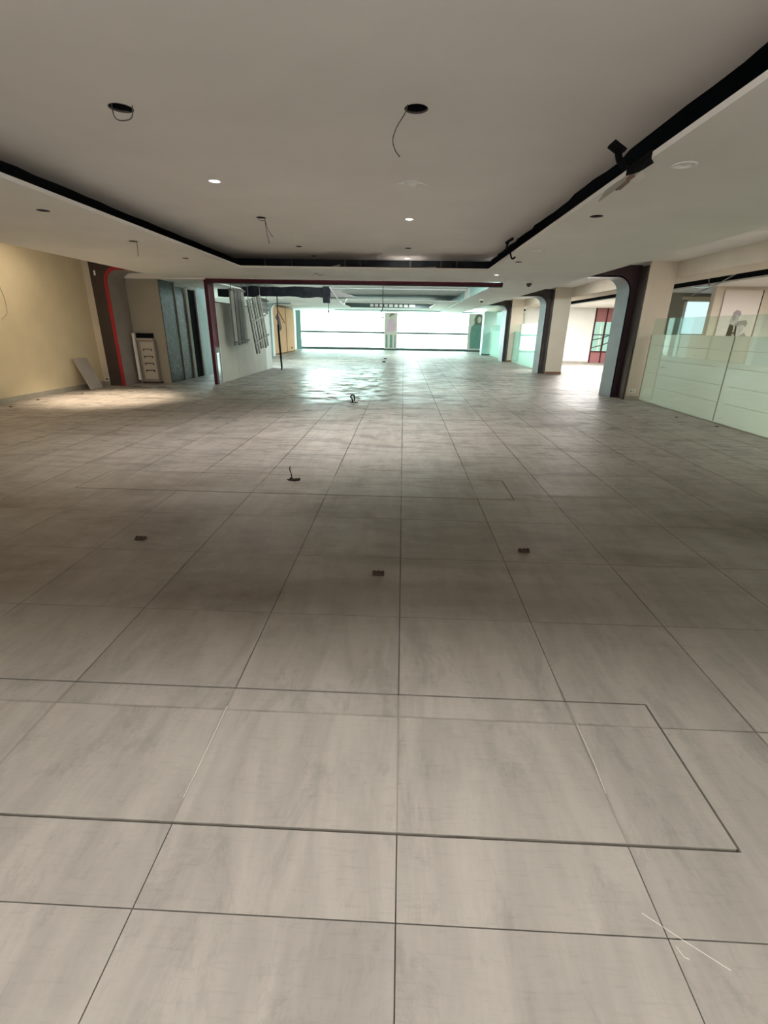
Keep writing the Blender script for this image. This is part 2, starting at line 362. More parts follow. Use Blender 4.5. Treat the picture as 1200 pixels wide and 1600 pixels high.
for i in range(-12, 18):
    for j in range(-5, 52):
        x0 = TX + i * T; y0 = TY + j * T
        if x0 < -9.2 or x0 + T > 14.2 or y0 + T > 42.3: continue
        cut = any(x0 < s[1] and x0 + T > s[0] and y0 < s[3] and y0 + T > s[2] for s in STR)
        cells.append((vis(x0 + T/2, y0 + T/2) or 999, x0, y0, cut))
cells.sort(key=lambda c: c[0]); singles = 0; rest = bmesh.new()
for d, x0, y0, cut in cells:
    if cut:
        s = [s for s in STR if x0 < s[1] and x0 + T > s[0] and y0 < s[3] and y0 + T > s[2]][0]
        xs = sorted({x0 + .002, x0 + T - .002} | {c for c in s[:2] if x0 + .002 < c < x0 + T - .002})
        ys = sorted({y0 + .002, y0 + T - .002} | {c for c in s[2:] if y0 + .002 < c < y0 + T - .002})
        inside, outside = [], []
        for a, b in zip(xs, xs[1:]):
            for c, e in zip(ys, ys[1:]):
                mx, my = (a + b) / 2, (c + e) / 2
                (inside if s[0] < mx < s[1] and s[2] < my < s[3] else outside).append((a, b, c, e))
        comps = []
        for r in outside:
            hit = [k for k in comps if any((abs(q[1] - r[0]) < 1e-6 or abs(r[1] - q[0]) < 1e-6) and q[2] < r[3] - 1e-6 and r[2] < q[3] - 1e-6 or
                                           (abs(q[3] - r[2]) < 1e-6 or abs(r[3] - q[2]) < 1e-6) and q[0] < r[1] - 1e-6 and r[0] < q[1] - 1e-6 for q in k)]
            new = [r] + [q for k in hit for q in k]; comps = [k for k in comps if k not in hit] + [new]
        for k in comps:
            o = obj('tile', B(*[((a, c, -.012), (b, e, 0)) for a, b, c, e in k]), 'tile', fl); singles += 1
        for a, b, c, e in inside:
            g = 0.011
            a2 = a + (g if abs(a - s[0]) < 1e-6 else -.0015); b2 = b - (g if abs(b - s[1]) < 1e-6 else -.0015)
            c2 = c + (g if abs(c - s[2]) < 1e-6 else -.0015); e2 = e - (g if abs(e - s[3]) < 1e-6 else -.0015)
            o = obj('tile', B(((a2, c2, -.012), (b2, e2, .0015))), 'tile', fl); singles += 1
            o['label'] = 'tile of a re-laid strip with a dark joint round it'
    elif singles < 285 and d < 900:
        o = bpy.data.objects.new('tile', full_me); COL.objects.link(o); o.parent = fl; o.location = (x0 + T/2, y0 + T/2, 0); singles += 1
    else:
        box(rest, (x0 + .002, y0 + .002, -.012), (x0 + T - .002, y0 + T - .002, 0))
o = obj('tile', rest, 'tile', fl); o['kind'] = 'stuff'

# ------------------------------------------------------------------ hall ceiling
HC, HS = 3.30, 2.95
CH = [(-2.36, 4.68, .095), (0.05, 4.68, .095), (-2.36, 8.72, .08), (-2.34, 11.56, .07), (0.05, 11.64, .07), (-2.27, 13.0, .07),
      (-2.35, 6.69, .075), (0.04, 8.71, .075), (0.04, 13.2, .075), (0.04, 6.70, .085)]
def jag(a, b, n, amp, axis):
    out = []
    for k in range(n):
        t = k / n; p = [a[0] + (b[0] - a[0]) * t, a[1] + (b[1] - a[1]) * t]; p[axis] += random.uniform(-amp, amp); out.append(tuple(p))
    return out
outl = jag((-4.45, -2.4), (-4.45, 13.55), 50, .03, 0) + jag((-4.45, 13.6), (2.15, 13.6), 24, .02, 1) + jag((2.15, 13.55), (2.15, -2.4), 50, .03, 0)
plate_with_holes('ceiling', outl, CH, HC, 0.03, 'ceil')
SH = [(2.27, 6.61, .075), (2.27, 10.71, .07), (2.27, 13.1, .07), (2.26, 9.21, .08), (2.27, 4.72, .08), (-4.5, 6.59, .075), (-4.55, 8.77, .07), (-4.55, 10.77, .065), (-2.3, 13.35, .05)]
plate_with_holes('ceiling', [(-5.0, -2.4), (-5.0, 14.0), (2.78, 14.0), (2.78, -2.4), (1.93, -2.4), (1.93, 12.3), (-3.9, 12.3), (-3.9, -2.4)], SH, HS, 0.045, 'soffit')
def quad_slab(p, t, up=(0, 0, 1)):
    return prism(p, Vector(up) * t)
struct('ceiling', quad_slab([(2.78, -2.4, 2.95), (4.42, -2.4, 2.90), (4.42, 41.4, 2.90), (2.78, 41.4, 2.95)], .045), 'soffit')
struct('ceiling', quad_slab([(-5.0, -2.4, 2.95), (-6.80, -2.4, 2.90), (-6.80, 14.45, 2.90), (-5.0, 14.0, 2.95)], .045), 'soffit')
struct('ceiling', quad_slab([(-5.0, 14.0, 2.95), (-6.8, 14.45, 2.90), (2.78, 14.45, 2.90), (2.78, 14.0, 2.95)], .045), 'soffit')
# dark void above the soffit
struct('ceiling', B(((-6.9, -2.4, 3.45), (4.5, 14.5, 3.5)), ((-5.3, -2.4, 2.998), (-5.25, 14.0, 3.45)), ((2.85, -2.4, 2.998), (2.9, 14.0, 3.45)),
                    ((-5.25, 13.95, 2.998), (2.85, 14.0, 3.45))), 'voidblue')
# outer high ceilings beside the slanting strips
struct('ceiling', B(((-9.0, -2.4, 3.30), (-6.75, 14.4, 3.34))), 'soffit')
struct('ceiling', B(((4.40, -2.4, 3.28), (6.62, 41.5, 3.32))), 'soffit')
struct('trim_1', B(((6.60, -2.4, 2.95), (6.66, 41.5, 3.28)), ((6.60, -2.4, 2.93), (7.45, 41.5, 2.95))), 'creampil')
struct('ceiling', B(((8.55, -2.4, 2.95), (14.2, 41.5, 2.99))), 'soffit')
struct('ceiling', B(((7.3, -2.4, 3.38), (8.8, 41.5, 3.42)), ((7.42, -2.4, 2.952), (7.44, 41.5, 3.38)), ((8.56, -2.4, 2.992), (8.58, 41.5, 3.38))), 'void')
# closing sides of the strips, seen from the far bay
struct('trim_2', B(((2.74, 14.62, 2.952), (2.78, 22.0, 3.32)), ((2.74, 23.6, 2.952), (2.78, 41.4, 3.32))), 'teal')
struct('trim_6', B(((2.735, 22.0, 2.952), (2.78, 23.6, 3.32))), 'white')

# far bay ceilings
struct('ceiling', B(((-8.9, 14.6, 3.32), (4.4, 41.6, 3.36))), 'white')
struct('trim_3', B(((-3.6, 22.8, 3.27), (2.7, 31.0, 3.315))), 'greytray')
struct('ceiling', B(((-8.9, 24.0, 2.98), (-3.65, 41.5, 3.02))), 'white')
struct('ceiling', B(((-3.65, 25.9, 2.98), (2.73, 28.6, 3.02))), 'white')
struct('ceiling', B(((-3.65, 34.6, 2.98), (2.73, 41.4, 3.02))), 'white')
struct('ceiling', B(((1.7, 28.6, 2.98), (2.73, 34.6, 3.02))), 'white')
struct('ceiling', B(((-8.9, 14.46, 2.87), (-5.75, 24.0, 2.91))), 'white')
struct('trim_4', B(((-8.9, 14.44, 2.87), (-5.62, 14.46, 3.34))), 'soffit')

# grille in the far cove
t = thing('ceiling_grille', 'long ceiling grille with bright white openings in the far bay', 'vent', (-0.9, 34.55, 2.99))
obj('back_panel', B(((-4.0, 34.56, 2.99), (1.7, 34.59, 3.3))), 'railmetal', t)
xx = -2.3
for k in range(9):
    ww = random.choice((0.22, 0.26, 0.4)); obj('louvre', B(((xx, 34.50, 3.04), (xx + ww, 34.56, 3.2))), 'trim', t, bevel=.01); xx += ww + 0.1

# ------------------------------------------------------------------ walls
struct('wall_left', B(((-8.9, -2.5, 0), (-8.68, 13.9, 3.34))), 'cream')
struct('baseboard_left', B(((-8.68, -2.4, 0), (-8.655, 13.78, 0.11))), 'skirt')
struct('wall_back', B(((-9.1, -2.65, 0), (14.2, -2.5, 3.45))), 'creampil')
struct('wall_right', B(((14.0, -2.5, 0), (14.2, 41.6, 3.3))), 'cream')
struct('wall_left', B(((-9.1, 13.9, 0), (-8.95, 29.5, 3.34))), 'white')
struct('wall_left', B(((-8.9, 30.6, 0), (-8.72, 41.6, 3.34))), 'white')
struct('wall_right', B(((6.9, 41.45, 0), (14.0, 41.6, 3.3))), 'white')

# left cream pilaster and portals ------------------------------------------------
struct('wall_left', B(((-8.69, 13.78, 0), (-8.42, 14.5, 3.30))), 'creampil')
struct('baseboard_left', B(((-8.655, 13.755, 0), (-8.42, 13.78, 0.10))), 'skirt')
def portal(side, xin, xout, yf, depth, ztop, xlint, label, front, liner, edge=None, edgew=0.085, r=0.36, top=3.24, splay=0.12):
    """side=+1: jamb on the right; inner face at xin, cladding out to xout"""
    s = side
    t = thing('rounded_portal', label, 'portal', (xin, yf, 0))
    def path(off=0.0, y=0.0, sp=0.0, n=10):
        x0 = xin - s * sp + s * off; rr = r + off; pts = [(x0, y, 0.0)]
        cx, cz = xin - s * sp - s * r, ztop - r
        for k in range(n + 1):
            a = math.pi / 2 * k / n; pts.append((cx + s * rr * math.cos(a), y, cz + rr * math.sin(a)))
        pts.append((xlint, y, ztop + off)); return pts
    inner = path(0 if not edge else edgew, yf)
    poly = inner + [(xlint, yf, top), (xout, yf, top), (xout, yf, 0)]
    obj('front_cladding', prism(poly, (0, 0.05, 0)), front, t)
    bm = bmesh.new(); a = path(0, yf); b = path(0, yf + depth, splay); a2 = path(0.03, yf); b2 = path(0.03, yf + depth, splay)
    va, vb, vc, vd = [[bm.verts.new(p) for p in q] for q in (a, b, a2, b2)]
    for i in range(len(va) - 1):
        bm.faces.new((va[i], va[i+1], vb[i+1], vb[i])); bm.faces.new((vc[i], vd[i], vd[i+1], vc[i+1]))
        bm.faces.new((va[i], vc[i], vc[i+1], va[i+1])); bm.faces.new((vb[i], vb[i+1], vd[i+1], vd[i]))
    o = obj('liner', bm, liner, t, smooth=True)
    md = o.modifiers.new('es', 'EDGE_SPLIT'); md.split_angle = math.radians(40)
    if edge:
        e = path(0, yf - .015); e2 = path(edgew, yf - .015)
        bm = bmesh.new(); q = [[bm.verts.new(p) for p in l] for l in (e, e2)]
        q2 = [[bm.verts.new(Vector(p) + Vector((0, .03, 0))) for p in l] for l in (e, e2)]
        for i in range(len(e) - 1):
            bm.faces.new((q[0][i], q[0][i+1], q[1][i+1], q[1][i])); bm.faces.new((q2[0][i], q2[1][i], q2[1][i+1], q2[0][i+1]))
            bm.faces.new((q[0][i], q2[0][i], q2[0][i+1], q[0][i+1])); bm.faces.new((q[1][i], q[1][i+1], q2[1][i+1], q2[1][i]))
        obj('edge_strip', bm, edge, t)['label'] = 'red edge strip round the opening'
    return t
pl = portal(-1, -7.98, -8.42, 13.66, 0.90, 3.0, -6.9, 'dark portal frame with a red edge beside the cream left wall', 'darkbrown', 'aludark', edge='red', splay=-0.02, r=0.3)
portal(1, 5.72, 5.94, 13.40, 0.48, 2.97, 4.3, 'grey metal rounded portal with dark maroon face, nearest on the right', 'darkmaroon', 'alu')
portal(1, 5.74, 5.93, 20.95, 0.45, 2.97, 4.3, 'rounded portal with white liner behind the second pillar', 'darkbrown', 'alu')
portal(1, 5.74, 5.93, 28.75, 0.45, 2.97, 4.3, 'farthest rounded portal with white liner on the right', 'darkbrown', 'alu')
portal(-1, -7.80, -8.95, 29.5, 0.6, 2.90, -6.6, 'pale rounded portal round the peach cupboards, far left', 'bluegrey', 'white', splay=-0.02, top=2.97)

# pillars ---------------------------------------------------------------------
def pillar(x0, x1, y0, y1, label, m='creampil', skirt='brownskirt', z=3.28):
    t = thing('pillar', label, 'pillar', ((x0 + x1) / 2, (y0 + y1) / 2, 0))
    obj('shaft', B(((x0, y0, 0), (x1, y1, z))), m, t)
    obj('top_band', B(((x0, y0 - .01, z - .12), (x1 + .01, y0, z))), m, t)
    obj('baseboard', B(((x0, y0 - .012, 0), (x1 + .012, y0, .10))), skirt, t)
    return t
pillar(5.95, 6.60, 13.0, 13.9, 'cream pillar nearest on the right, at the end of the frosted glass', skirt='skirt')
pillar(5.94, 6.60, 20.6, 21.5, 'free-standing cream pillar with brown skirting, second on the right')
pillar(5.94, 6.60, 28.4, 29.3, 'third pillar on the right, seen through the second portal')
pillar(5.60, 6.45, 35.6, 36.4, 'farthest pillar on the right, daylight tint painted on in teal', 'teal', 'railmetal', 2.9)
obj_side = obj('cladding_strip', B(((5.90, 13.02, 0), (5.94, 13.38, 3.2))), 'darkbrown'); tag(obj_side, 'grey brown metal strip between nearest right pillar and its portal', 'cladding')
obj_side = obj('cladding_strip', B(((5.89, 20.62, 0), (5.93, 20.93, 3.2))), 'darkbrown'); tag(obj_side, 'brown metal strip between second right pillar and its portal', 'cladding')
obj_side = obj('cladding_strip', B(((5.89, 28.42, 0), (5.93, 28.73, 3.2))), 'darkbrown'); tag(obj_side, 'brown metal strip between third right pillar and its portal', 'cladding')

# glass balustrade on the right ------------------------------------------------
def balustrade(y0, y1, label, x=6.28, film='frost'):
    t = thing('glass_partition', label, 'glass partition', (x, (y0 + y1) / 2, 0), 'glass partitions on the right')
    obj('glass_pane', B(((x, y0 + .006, .0), (x + .012, y1 - .006, 2.0))), 'tint', t)
    obj('frosted_film', B(((x + .014, y0 + .006, .02), (x + .017, y1 - .006, 1.63))), film, t)
    bm = bmesh.new()
    for z in (0.4, 0.72, 1.05, 1.37): box(bm, (x - .001, y0 + .3 * (z > 1), z), (x, y1 - .2 * (z < .8), z + .006))
    obj('film_joint', bm, 'skirt', t)
    obj('joint_strip', B(((x - .001, y1 - .006, .018), (x + .018, y1 + .006, 1.63))), 'part', t)
    obj('floor_channel', B(((x - .02, y0, 0), (x + .04, y1, .018))), 'skirt', t)
balustrade(9.755, 12.95, 'frosted glass partition between nearest pillar and the visible upright joint')
balustrade(6.56, 9.745, 'frosted glass partition nearer than the upright joint, cut by right photo edge')
balustrade(3.36, 6.55, 'frosted glass partition just outside the right edge')
balustrade(23.3, 28.38, 'mint glass partition between the second and third portals', 6.2, 'frostmint')
balustrade(29.3, 35.55, 'farthest mint glass partition beside the teal pillar', 6.2, 'frostmint')
struct('wall_right', B(((6.9, 35.6, 0), (7.1, 41.45, 2.95))), 'teal')  # cyan daylight tint painted into the wall

# aisle behind the glass --------------------------------------------------------
struct('wall_right', B(((9.0, 15.3, 0), (14.0, 15.5, 2.95))), 'creampil')
struct('wall_right', B(((8.9, 17.99, 0), (9.68, 18.2, 2.95)), ((10.52, 17.99, 0), (14.0, 18.2, 2.95)), ((9.68, 17.99, 2.69), (10.52, 18.2, 2.95))), 'greycore')
win = struct('window_2', B(((9.62, 17.94, 0), (9.68, 18.0, 2.75)), ((10.52, 17.94, 0), (10.58, 18.0, 2.75)), ((9.62, 17.94, 2.69), (10.58, 18.0, 2.75)), ((9.68, 17.96, 1.62), (10.52, 18.0, 1.66)) ), 'white')
obj('pane', B(((9.68, 18.05, 0), (10.52, 18.06, 1.62))), 'glowpane', win)['label'] = 'lower pane with its own daylight glow'
obj('pane', B(((9.68, 18.05, 1.66), (10.52, 18.06, 2.69))), 'glowpane', win)
obj('handle', B(((10.54, 17.9, 2.1), (10.56, 17.94, 2.3))), 'void', win)
struct('trim_5', B(((9.5, 17.9, 2.74), (10.8, 17.99, 2.84))), 'cream')
struct('wall_right', B(((6.95, 29.3, 0), (10.86, 29.5, 2.95))), 'white')
struct('baseboard_right', B(((6.95, 29.28, 0), (10.86, 29.3, .06))), 'skirt')
# red storefront
t = thing('red_storefront', 'red framed glazed storefront beyond the white aisle wall', 'storefront', (11.8, 29.35, 0))
for k in range(4):
    x0 = 10.88 + .62 * k
    obj('mullion', B(((x0, 29.28, 0), (x0 + .06, 29.42, 2.945))), 'maroon', t)
    obj('top_panel', B(((x0 + .06, 29.32, 2.22), (x0 + .62, 29.36, 2.945))), 'redpanel', t)
    obj('bottom_panel', B(((x0 + .06, 29.32, 0), (x0 + .62, 29.36, .58))), 'redpanel', t)
    obj('sill', B(((x0 + .06, 29.29, .58), (x0 + .62, 29.36, .64))), 'maroon', t)
    obj('transom', B(((x0 + .06, 29.29, 1.5), (x0 + .62, 29.36, 1.56))), 'railmetal', t)
    obj('pane', B(((x0 + .06, 29.9, .6), (x0 + .62, 29.91, 2.26))), 'glowmint', t)
bm = bmesh.new()
tube(bm, [(10.9, 29.7, 1.2), (11.6, 29.7, 1.35), (13.3, 29.7, 2.0)], .03); tube(bm, [(10.9, 29.7, .75), (11.6, 29.7, .95), (13.3, 29.7, 1.6)], .03)
for x in (11.0, 12.1, 13.2): tube(bm, [(x, 29.7, 0), (x, 29.7, 1.22 + (x - 10.9) * .33)], .02)
tag(obj('stair_handrail', bm, 'railmetal'), 'dark stair handrail seen through the red storefront', 'handrail')

# canvas portrait in the aisle
t = thing('portrait_canvas', 'large pale canvas print of two people in profile, on the aisle wall', 'poster', (9.78, 15.25, 0))
obj('canvas', B(((9.24, 15.24, .9), (10.29, 15.29, 2.86))), 'ppaper', t)
def flat(pts, y, m, name, t, th=.004):
    return obj(name, prism([(x, y, z) for x, z in pts], (0, -th, 0)), m, t)
def ell(cx, cz, rx, rz, n=16, a0=0): return [(cx + rx * math.cos(a0 + 2*math.pi*k/n), cz + rz * math.sin(a0 + 2*math.pi*k/n)) for k in range(n)]
flat([(9.55,2.05),(9.60,2.2),(9.70,2.24),(9.78,2.16),(9.80,2.0),(9.74,1.9),(9.76,1.75),(9.66,1.6),(9.52,1.55),(9.5,1.2),(9.4,1.0),(9.9,1.0),(9.9,1.5),(9.72,1.72),(9.7,1.9),(9.58,1.95)], 15.24, 'ppale', 'figure_print', t)
flat([(9.60,2.12),(9.60,2.26),(9.68,2.33),(9.80,2.30),(9.84,2.20),(9.78,2.16),(9.72,2.22),(9.69,2.10),(9.64,2.04)], 15.236, 'pgrey', 'hair_print', t)
flat([(9.72,1.94),(9.82,2.04),(10.02,2.06),(10.08,1.98),(10.04,1.86),(9.98,1.92),(9.86,1.93),(9.80,1.86)], 15.236, 'pgrey', 'hair_print', t)
flat([(9.80,1.86),(9.86,1.93),(9.98,1.92),(10.0,1.82),(9.93,1.66),(10.1,1.6),(10.16,1.3),(10.16,1.0),(9.7,1.0),(9.72,1.4),(9.84,1.6)], 15.238, 'ppale', 'figure_print', t)
flat([(9.72,1.64),(9.86,1.58),(10.05,1.72),(10.14,1.62),(10.16,1.0),(9.6,1.0),(9.64,1.4)], 15.234, 'pgrey', 'jacket_print', t)
obj('shadow_gap', B(((10.29, 15.24, .9), (10.32, 15.295, 2.86))), 'void', t)

# broken ceiling track over the aisle slot
bm = bmesh.new()
tube(bm, [(8.3, 15.25, 2.93), (8.3, 14.9, 2.87), (8.3, 14.35, 2.86)], .02, 5); tube(bm, [(8.3, 13.4, 3.10), (8.3, 14.15, 2.90), (8.3, 15.25, 2.69)], .016, 5)
tube(bm, [(8.3, 14.6, 3.13), (8.3, 14.5, 2.88)], .014, 5)
tag(obj('broken_ceiling_track', bm, 'steel'), 'bent metal track hanging from the dark aisle ceiling slot', 'ceiling track')

# ------------------------------------------------------------------ grey core with doors (left)
struct('wall_left', B(((-8.9, 14.66, 0), (-7.99, 15.0, 2.87)), ((-8.0, 14.58, 0), (-7.06, 17.9, 2.87))), 'greycore')
struct('wall_left', B(((-7.06, 14.6, 0), (-7.04, 15.50, 2.87))), 'marble')
struct('wall_left', B(((-7.06, 17.15, 0), (-7.03, 17.9, 2.87)), ((-8.95, 17.9, 0), (-7.03, 18.0, 2.87))), 'bluegrey')
d = struct('door_1', B(((-7.06, 15.54, 0), (-7.045, 16.22, 2.76))), 'lattice')
d['label'] = 'dark patterned lift door'
obj('frame', B(((-7.06, 15.50, 0), (-7.01, 15.54, 2.8)), ((-7.06, 16.22, 0), (-7.0, 16.40, 2.8)), ((-7.06, 15.50, 2.76), (-7.0, 17.15, 2.87))), 'skirt', d)
d = struct('door_2', B(((-7.06, 16.42, 0), (-7.05, 17.0, 2.74))), 'void')
obj('frame', B(((-7.06, 17.0, 0), (-7.0, 17.15, 2.76)),), 'pgrey', d)

# cabinet with slotted front against the grey core
t = thing('slotted_cabinet', 'cream slotted cabinet against the grey wall beside red-edged portal', 'cabinet', (-7.6, 14.45, 0))
obj('side_rail', B(((-7.93, 14.32, .10), (-7.86, 14.40, 1.42))), 'trim', t, bevel=.008)
obj('body', B(((-7.84, 14.42, .04), (-7.34, 14.56, 1.22))), 'aludark', t)
obj('door', B(((-7.76, 14.395, .12), (-7.36, 14.42, 1.18))), 'part', t, bevel=.006)
obj('shelf', B(((-7.86, 14.36, 1.24), (-7.36, 14.56, 1.28))), 'part', t)
obj('recess', B(((-7.84, 14.40, 1.29), (-7.40, 14.57, 1.42))), 'void', t)
for k in range(4):
    z = .97 - .2 * k; bm = B(((-7.69, 14.38, z), (-7.43, 14.395, z + .022)), ((-7.69, 14.38, z - .04), (-7.67, 14.395, z)), ((-7.45, 14.38, z - .04), (-7.43, 14.395, z)))
    obj('slot', bm, 'darkbrown' if k < 3 else 'void', t)
obj('plinth', B(((-7.86, 14.40, 0), (-7.3, 14.57, .05))), 'darkbrown', t)

# board leaning on left wall
bm = bmesh.new()
v = [(-8.32, 12.42), (-8.24, 12.98)]
box(bm, (-.01, 0, 0), (.01, .55, .84))
bmesh.ops.rotate(bm, verts=bm.verts, cent=(0, 0, 0), matrix=Matrix.Rotation(math.radians(-23), 3, 'Y'))
bmesh.ops.translate(bm, verts=bm.verts, vec=(-8.30, 12.55, 0.012))
tag(obj('leaning_board', bm, 'board'), 'grey board leaning against the cream left wall', 'board')

def outlet(loc, n, label):
    t = thing('wall_outlet', label, 'outlet', loc); x, y, z = loc
    obj('plate', B(((x - .09, y - .012, z - .05), (x + .09, y, z + .05))), 'white_plastic', t, bevel=.004)
    obj('socket', B(((x - .06, y - .016, z - .025), (x - .01, y - .012, z + .025))), 'void' if n else 'skirt', t)
    obj('switch', B(((x + .02, y - .016, z - .03), (x + .04, y - .012, z + .01))), 'void' if n else 'skirt', t)
outlet((-8.54, 13.78, .17), 1, 'white wall outlet low on the left pilaster beside the leaning board')
outlet((6.10, 12.99, .22), 0, 'pale wall outlet low on the nearest right pillar')
bm = bmesh.new(); tube(bm, curve_pts([(-8.67, 10.75, 2.45), (-8.665, 10.82, 2.15), (-8.66, 10.78, 1.85), (-8.665, 10.6, 1.72)], 5), .006, 5)
tag(obj('wall_cable', bm, 'skirt'), 'thin cable hanging down the cream left wall', 'cable')
tag(obj('wall_fixing', B(((-8.30, 13.64, 2.86), (-8.26, 13.66, 2.98))), 'trim'), 'small white fixing high on the dark portal face at left', 'fixing')

# ------------------------------------------------------------------ maroon frame, partition
t = thing('maroon_frame', 'maroon post and long overhead beam framing the far bay', 'frame', (-5.6, 14.55, 0))
obj('post', B(((-5.68, 14.47, 0), (-5.58, 14.62, 2.90))), 'maroon', t)
obj('beam', B(((-5.58, 14.47, 2.80), (2.71, 14.60, 2.895))), 'maroon', t)
obj('side_panel', B(((-5.64, 14.62, 1.05), (-5.60, 14.98, 2.9))), 'maroon', t)
obj('beam_underside', B(((-5.58, 14.475, 2.775), (2.70, 14.595, 2.80))), 'voidblue', t)
obj('mirror_strip', B(((-5.63, 14.62, 0.02), (-5.61, 14.96, 1.05))), 'mirror', t)
t = thing('partition_wall', 'off-white partition wall running back from the maroon post', 'partition', (-5.6, 18, 0))
for k, (a, b) in enumerate(((14.98, 16.5), (16.505, 18.3), (18.305, 20.05), (20.055, 20.9))):
    obj('panel', B(((-5.66, a, 0), (-5.60, b, 2.3))), 'part' if k < 3 else 'white', t)
obj('edge_strip', B(((-5.67, 14.955, 0), (-5.585, 14.98, 2.3))), 'trim', t)
obj('top_rail', B(((-5.67, 14.98, 2.3), (-5.59, 20.9, 2.33))), 'slat', t)

# hanging slatted racks
def rack(name, label, x, y0, z0, w_, h_, tilt, nv, hz, mats, xt=.03, lean=0, fill=.58):
    t = thing(name, label, 'rack', (x, y0 + w_ / 2, z0 + h_))
    Mr = Matrix.Translation((x, y0 + w_ / 2, z0 + h_)) @ Matrix.Rotation(math.radians(tilt), 4, 'X') @ Matrix.Rotation(math.radians(lean), 4, 'Y')
    pitch = w_ / nv
    for k in range(nv):
        bm = B(((-xt / 2, -w_ / 2 + k * pitch, -h_ + random.uniform(-.06, .06)), (xt / 2, -w_ / 2 + k * pitch + pitch * fill, 0))); bm.transform(Mr)
        obj('slat', bm, mats[k % len(mats)], t)
    for q in (-.4, .4):
        bm = bmesh.new(); tube(bm, [(x, y0 + w_ * (.5 + q), z0 + h_ - .02 + (w_ * q * math.sin(math.radians(tilt)))), (x, y0 + w_ * (.5 + q), 3.32 if y0 + w_ > 14 and x > -5.75 else 2.87)], .012, 5); obj('hanger', bm, 'wire', t)
    for z in hz:
        bm = B(((xt / 2, -w_ / 2 - .04, -h_ + z), (xt / 2 + .03, w_ / 2 + .04, -h_ + z + .05))); bm.transform(Mr)
        obj('cross_rail', bm, 'slat' if mats[0] != 'slat' else 'slatlight', t)
rack('hanging_rack', 'upright grey slatted panel hanging in front of the partition', -5.32, 15.5, 1.16, 1.35, 1.6, 2, 4, (.02, 1.52), ['slatlight', 'slat', 'slat'], .05, 0, .82)
rack('hanging_rack', 'tilted slatted grille hanging askew beside the partition', -5.0, 16.1, .92, 1.7, 1.65, 9, 6, (.30, .95), ['slat', 'slatlight'], .03, -4, .45)
rack('hanging_rack', 'pale horizontal louvre panel behind the tilted grille', -5.3, 18.1, 2.15, 1.6, .5, 0, 9, (.08, .25, .4), ['slatlight'], .02)

# hanging pole with torn foil
t = thing('hanging_pole', 'dark thin pole hanging from the ceiling down to the floor', 'pole', (-4.98, 20, 0))
bm = bmesh.new(); tube(bm, [(-4.99, 20, 2.97), (-5.0, 20, 2.2), (-5.02, 20, 1.6)], .025, 6)
obj('upper_rod', bm, 'darkbrown', t)
bm = bmesh.new(); tube(bm, [(-5.02, 20, 1.75), (-5.0, 20, .9), (-4.97, 20, .12), (-4.99, 20, .01)], [.04, .05, .04, .03], 6)
obj('lower_rod', bm, 'void', t)
obj('torn_foil', prism([(-5.12, 20, 2.0), (-5.02, 20, 2.18), (-4.93, 20, 1.95), (-4.88, 20, 1.6), (-4.95, 20, 1.5), (-5.03, 20, 1.7), (-5.05, 20, 1.9)], (0, .03, 0)), 'beigebag', t)

# torn dark bulkhead in the far bay
t = thing('torn_bulkhead', 'torn dark bulkhead hanging below the far bay ceiling', 'bulkhead', (-4.6, 18, 2.9))
top = [(x, 18, 2.97 + random.uniform(-.02, .02)) for x in [-6.6 + .25 * k for k in range(17)]]
bot = [(x, 18, 2.64 + random.uniform(-.03, .03)) for x in [-2.6 - .25 * k for k in range(17)]]
obj('board', prism(top + bot, (0, .06, 0)), 'void', t)
obj('drop_piece', B(((-2.86, 17.95, 2.47), (-2.62, 18.0, 3.0))), 'void', t)
obj('gusset', prism([(-2.62, 18, 2.97), (-1.7, 18.02, 2.68), (-2.62, 18, 2.66)], (0, .03, 0)), 'darkbrown', t)
bm = bmesh.new(); tube(bm, [(-2.62, 17.92, 2.98), (-2.3, 17.92, 2.55), (-2.12, 17.92, 2.42), (-2.0, 17.92, 2.62)], .018, 5)
obj('bracket', bm, 'steel', t)
bm = bmesh.new(); tube(bm, [(-2.66, 17.9, 2.47), (-2.66, 17.9, 2.2)], .008, 5); lathe(bm, [(.02, -.04), (.04, 0), (.02, .04)], (-2.66, 17.9, 2.18), 8)
obj('loose_wire', bm, 'void', t)
for x, y, zt, lab in ((-0.76, 18.0, 3.3, 'black wire hanging at the middle of the far bay'),):
    bm = bmesh.new(); tube(bm, curve_pts([(x, y, zt), (x, y, 2.35), (x - .05, y, 2.25), (x, y, 2.1), (x + .01, y, 2.02)], 4), .014, 5); lathe(bm, [(.02, -.02), (.04, 0), (.02, .03)], (x + .01, y, 2.02), 8)
    tag(obj('hanging_wire', bm, 'void'), lab, 'wire')

# ------------------------------------------------------------------ peach cupboards and far glazing
t = thing('peach_cupboard', 'tall peach laminate cupboards through the pale left portal', 'cupboard', (-8.3, 33.5, 0))
obj('body', B(((-8.7, 30.7, 0), (-8.12, 37.0, 2.9))), 'orangedk', t)
for a, b in ((30.75, 34.2), (34.45, 36.9)):
    dd = obj('door', B(((-8.12, a, .06), (-8.06, b, 2.86))), 'orange', t, bevel=.01)
obj('lock', B(((-8.06, 35.6, .22), (-8.03, 35.85, .32))), 'void', t)
obj('diagonal_bar', prism([(-8.04, 31.9, 2.75), (-8.04, 32.0, 2.75), (-8.04, 33.9, 1.9), (-8.04, 33.8, 1.9)], (.03, 0, 0)), 'orangedk', t)
w1 = struct('window_1', B(((-8.7, 41.40, 0), (6.9, 41.52, .18)), ((-8.7, 41.42, 2.94), (6.9, 41.5, 3.02))), 'railmetal')
obj('mid_rail', B(((-8.7, 41.42, 1.28), (6.9, 41.48, 1.42))), 'railmetal', w1)
